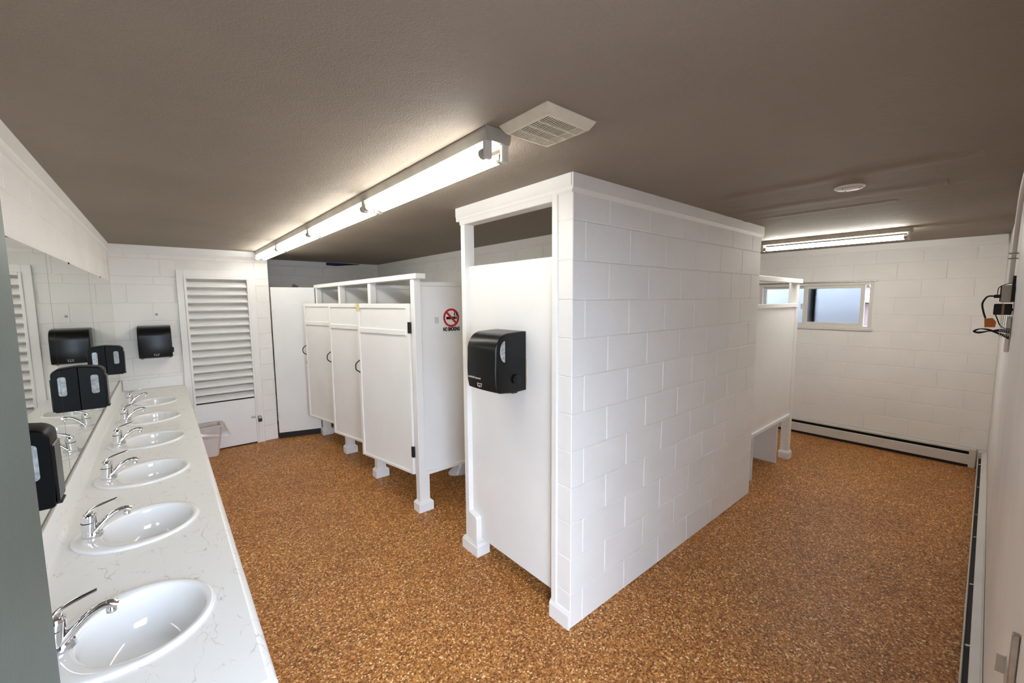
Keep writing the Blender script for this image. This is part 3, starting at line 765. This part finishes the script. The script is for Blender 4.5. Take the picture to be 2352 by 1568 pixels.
# ------------------------------------------------------------------ ceiling vent and cover plate
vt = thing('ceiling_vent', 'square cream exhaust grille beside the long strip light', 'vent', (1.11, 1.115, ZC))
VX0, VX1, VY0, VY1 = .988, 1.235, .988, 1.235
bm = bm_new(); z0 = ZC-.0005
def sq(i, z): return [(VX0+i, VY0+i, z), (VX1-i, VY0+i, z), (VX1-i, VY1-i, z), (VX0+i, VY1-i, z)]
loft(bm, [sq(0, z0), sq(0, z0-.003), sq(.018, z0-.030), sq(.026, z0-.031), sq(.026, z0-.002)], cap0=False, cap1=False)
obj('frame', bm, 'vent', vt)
bobj('duct_shade', VX0+.026, VX1-.026, VY0+.026, VY1-.026, z0-.004, z0-.001, 'dark', vt, 0)  # near-black plate under the ceiling, stands in for the unlit duct
ns = 19; w_ = (VX1-VX0-.052)/ns; me_v = None
for i in range(ns):
    cx_ = VX0+.026 + (i+.5)*w_
    if me_v is None:
        o = obj('slat', box(bm_new(), -.0024, .0024, -.0975, .0975, -.0005, .0005), 'vent', vt, world=False); me_v = o.data
    else: o = bpy.data.objects.new('slat', me_v); COL.objects.link(o); o.parent = vt
    o.location = (cx_-1.11, (VY0+VY1)/2-1.115, -.0300)
for q in (.25, .5, .75):
    yy = VY0+.026 + q*(VY1-VY0-.052); bobj('cross_rib', VX0+.026, VX1-.026, yy-.002, yy+.002, z0-.0315, z0-.027, 'vent', vt, 0)
cp = thing('ceiling_cover_plate', 'flat round white cover plate on the ceiling', 'cover plate', (3.06, .62, ZC))
obj('base', lathe(bm_new(), [(.070, ZC-.0005), (.071, ZC-.006), (.066, ZC-.010)], 3.06, .62, 36), 'trimw', cp, True)
obj('plate', lathe(bm_new(), [(.062, ZC-.0095), (.063, ZC-.012), (.058, ZC-.015), (.02, ZC-.016)], 3.06, .62, 36), 'socket', cp, True)
for a in (.6, 2.6, 4.8): obj('slot', box(bm_new(), 3.06+.045*math.cos(a)-.006, 3.06+.045*math.cos(a)+.006, .62+.045*math.sin(a)-.002, .62+.045*math.sin(a)+.002, ZC-.0165, ZC-.014), 'dark', cp)

# ------------------------------------------------------------------ shower partition right of the block wall
sp = thing('shower_partition', 'white panel partition with transom in front of the sliding window', 'partition', (4.8, 1.50, 0))
bobj('panel', XE+.012, 5.36, 1.492, 1.512, .525, 1.745, 'board', sp, .002)
bobj('bottom_rail', XE+.012, 5.36, 1.478, 1.526, .495, .530, 'board', sp, .003)
bobj('middle_rail', XE+.012, 5.36, 1.470, 1.534, 1.735, 1.775, 'board', sp, .003)
bobj('header', XE+.012, 5.475, 1.462, 1.540, 1.995, 2.040, 'board', sp, .003)
p = bobj('post', 5.352, 5.432, 1.480, 1.560, .09, 1.995, 'board', sp, .003)
bm = bm_new(); box(bm, 5.338, 5.448, 1.466, 1.574, 0, .075, .002)
loft(bm, [[(5.338, 1.466, .075), (5.448, 1.466, .075), (5.448, 1.574, .075), (5.338, 1.574, .075)], [(5.350, 1.478, .098), (5.434, 1.478, .098), (5.434, 1.562, .098), (5.350, 1.562, .098)]])
obj('foot', bm, 'board', p)
for x in (4.395, 5.085): bobj('divider', x, x+.02, 1.515, YS-.002, .012, 1.72, 'board', sp, .002)

# ------------------------------------------------------------------ baseboard heaters
def make_heater(name_label, length, hang):
    """local: runs along -x from 0, wall at y=0, +y into the room"""
    r = thing('baseboard_heater', name_label, 'heater', (0, 0, 0), group='baseboard heaters')
    bm = bm_new()
    prism(bm, [(.001, .004), (.001, .205), (.010, .205), (.040, .190), (.041, .172), (.037, .172), (.035, .186), (.008, .196), (.006, .004)], 'x', -length, 0); obj('back_plate', bm, 'heater', r, world=False)
    bm = bm_new()
    prism(bm, [(.052, .030), (.066, .034), (.066, .138), (.061, .144), (.058, .141), (.062, .134), (.062, .036), (.052, .034)], 'x', -length, 0); obj('front_cover', bm, 'heater', r, world=False)
    bobj('element', -length+.02, -.02,   .008, .058, .05, .136, 'blackmatte', r, 0, world=False)  # element block coloured black so the slot looks shaded
    bobj('slot_shade', -length+.02, -.02, .0065, .0085, .13, .192, 'blackmatte', r, 0, world=False)  # added black sheet, paints the shade inside the slot
    bobj('toe_shade', -length, 0, .006, .060, .001, .026, 'blackmatte', r, 0, world=False)  # solid black box in place of the shaded gap at the floor
    bobj('end_cap', -.05, .002, .0005, .068, .002, .207, 'heater', r, .003, world=False)
    x = -.35
    while hang and x > -length:
        obj('hanger', tube(bm_new(), [(x, .012, .150), (x+.01, .030, .158), (x+.012, .055, .150)], .005, 6), 'chrome_dull', r, world=False); x -= random.uniform(.4, .8)
    return r
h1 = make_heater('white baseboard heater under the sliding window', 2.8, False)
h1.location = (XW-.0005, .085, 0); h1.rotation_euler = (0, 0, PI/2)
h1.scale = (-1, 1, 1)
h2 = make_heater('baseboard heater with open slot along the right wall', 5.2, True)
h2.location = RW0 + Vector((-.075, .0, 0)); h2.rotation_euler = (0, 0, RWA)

# ------------------------------------------------------------------ electrical gear on the right wall
def onwall(x, y=0., z=0.):   # x along the wall in room coordinates, y out of the wall
    return Vector((x, .005 + RWA*(x-XW) + y, z))
cd = thing('electrical_conduit', 'white painted conduit running down the right wall from the ceiling', 'conduit', onwall(3.9, 0, 1.9))
c0 = onwall(3.9)
obj('pipe', tube(bm_new(), spline([onwall(2.9, .016, 2.452), onwall(3.55, .016, 2.448), onwall(3.80, .016, 2.41), onwall(3.88, .018, 2.25), onwall(3.9, .020, 1.905)], 6), .011, 12), 'rightwall', cd, True)
for z in (2.085, 2.055): bobj('strap', 3.88, 3.92, c0.y+.001, c0.y+.040, z-.003, z+.003, 'chrome_dull', cd, .001)
jb = thing('junction_box', 'grey electrical outlet box below the white conduit', 'outlet box', onwall(3.86, 0, 1.795))
y_ = onwall(3.86).y
bobj('box', 3.80, 3.915, y_+.001, y_+.052, 1.795, 1.897, 'greybox', jb, .004)
bobj('cover', 3.803, 3.912, y_+.0525, y_+.057, 1.80, 1.892, 'iron', jb, .001)
bobj('rear_bracket', 3.795, 3.80, y_+.001, y_+.014, 1.80, 1.95, 'iron', jb, .001)
pa = thing('power_adapter', 'black power adapter hanging below the grey outlet box', 'adapter', onwall(3.86, .03, 1.72))
bobj('brick', 3.81, 3.90, y_+.004, y_+.076, 1.722, 1.787, 'blackmatte', pa, .004)
bobj('paper_label', 3.809, 3.8098, y_+.034, y_+.044, 1.724, 1.785, 'brass', pa, 0)
bobj('strain_relief', 3.83, 3.86, y_-.001+.002, y_+.004, 1.745, 1.760, 'blackmatte', pa, 0)
cg = thing('wire_guard', 'small zinc wire guard over a thermostat on the right wall', 'wire guard', onwall(3.87, .02, 1.59))
bobj('thermostat', 3.83, 3.91, y_+.001, y_+.020, 1.50, 1.71, 'signw', cg, .004)
for i in range(6): obj('bar', tube(bm_new(), [(3.806, y_+.004+i*.0075, 1.59), (3.806, y_+.004+i*.0075, 1.718)], .0013, 6), 'wire', cg)
for z in (1.60, 1.615, 1.63): obj('cross_bar', tube(bm_new(), [(3.804, y_+.002, z), (3.804, y_+.046, z)], .0015, 6), 'wire', cg)
cb = thing('black_cable', 'black power cable looping from the outlet box to a tied bundle', 'cable', onwall(3.86, .06, 1.61))
def Q(a, z, dx=0.): return (3.82+dx, y_+a, z)
bobj('plug', 3.80, 3.835, y_+.050, y_+.080, 1.822, 1.842, 'blackmatte', cb, .003)
obj('supply_lead', tube(bm_new(), spline([Q(.078, 1.833), Q(.105, 1.830), Q(.122, 1.79), Q(.115, 1.74), Q(.104, 1.70)], 6), .0045, 8), 'blackmatte', cb, True)
obj('thin_lead', tube(bm_new(), spline([Q(.006, 1.905), Q(.03, 1.905), Q(.062, 1.885), Q(.066, 1.845), Q(.066, 1.835)], 6), .0022, 6), 'blackmatte', cb, True)
obj('adapter_lead', tube(bm_new(), spline([Q(.066, 1.722), Q(.058, 1.70), Q(.046, 1.665), Q(.030, 1.645), Q(.004, 1.64)], 6), .003, 6), 'blackmatte', cb, True)
for j in range(4):
    q = random.uniform(-.006, .006)
    obj('bundle_loop', tube(bm_new(), spline([Q(.004, 1.598-.006*j, -.01), Q(.045, 1.612+q, -.01), Q(.085, 1.632+q, 0), Q(.125+q, 1.634, .005), Q(.146+q, 1.618, .01), Q(.125, 1.610-q, .01), Q(.085, 1.622, .01), Q(.04, 1.635-.004*j, 0), Q(.004, 1.632-.006*j, 0)], 6), .0028, 6), 'blackmatte', cb, True)
oc = thing('orange_plug', 'orange plug connector tied to the black cable bundle', 'plug', onwall(3.82, .08, 1.64))
bm = bm_new(); prism(bm, [(y_+.062, 1.648), (y_+.104, 1.646), (y_+.108, 1.698), (y_+.075, 1.702), (y_+.060, 1.680)], 'x', 3.80, 3.84)
obj('body', bm, 'orange', oc); bobj('face', 3.798, 3.80, y_+.070, y_+.10, 1.655, 1.69, 'orange', oc, 0)

# small catch on the right wall close to the entrance
wc = thing('door_catch', 'small grey metal catch on the right wall near the entrance', 'catch', onwall(1.5, 0, .9))
yw = onwall(1.6).y
bobj('plate', 1.598, 1.602, yw+.001, yw+.018, .858, .906, 'greybox', wc, .001)
bobj('bracket', 1.34, 1.60, yw-.002, yw+.0015, .85, .91, 'greybox', wc, 0)
yw = onwall(1.33).y
bobj('bar', 1.325, 1.340, yw+.0005, yw+.012, .93, 1.12, 'chrome_dull', wc, .002)
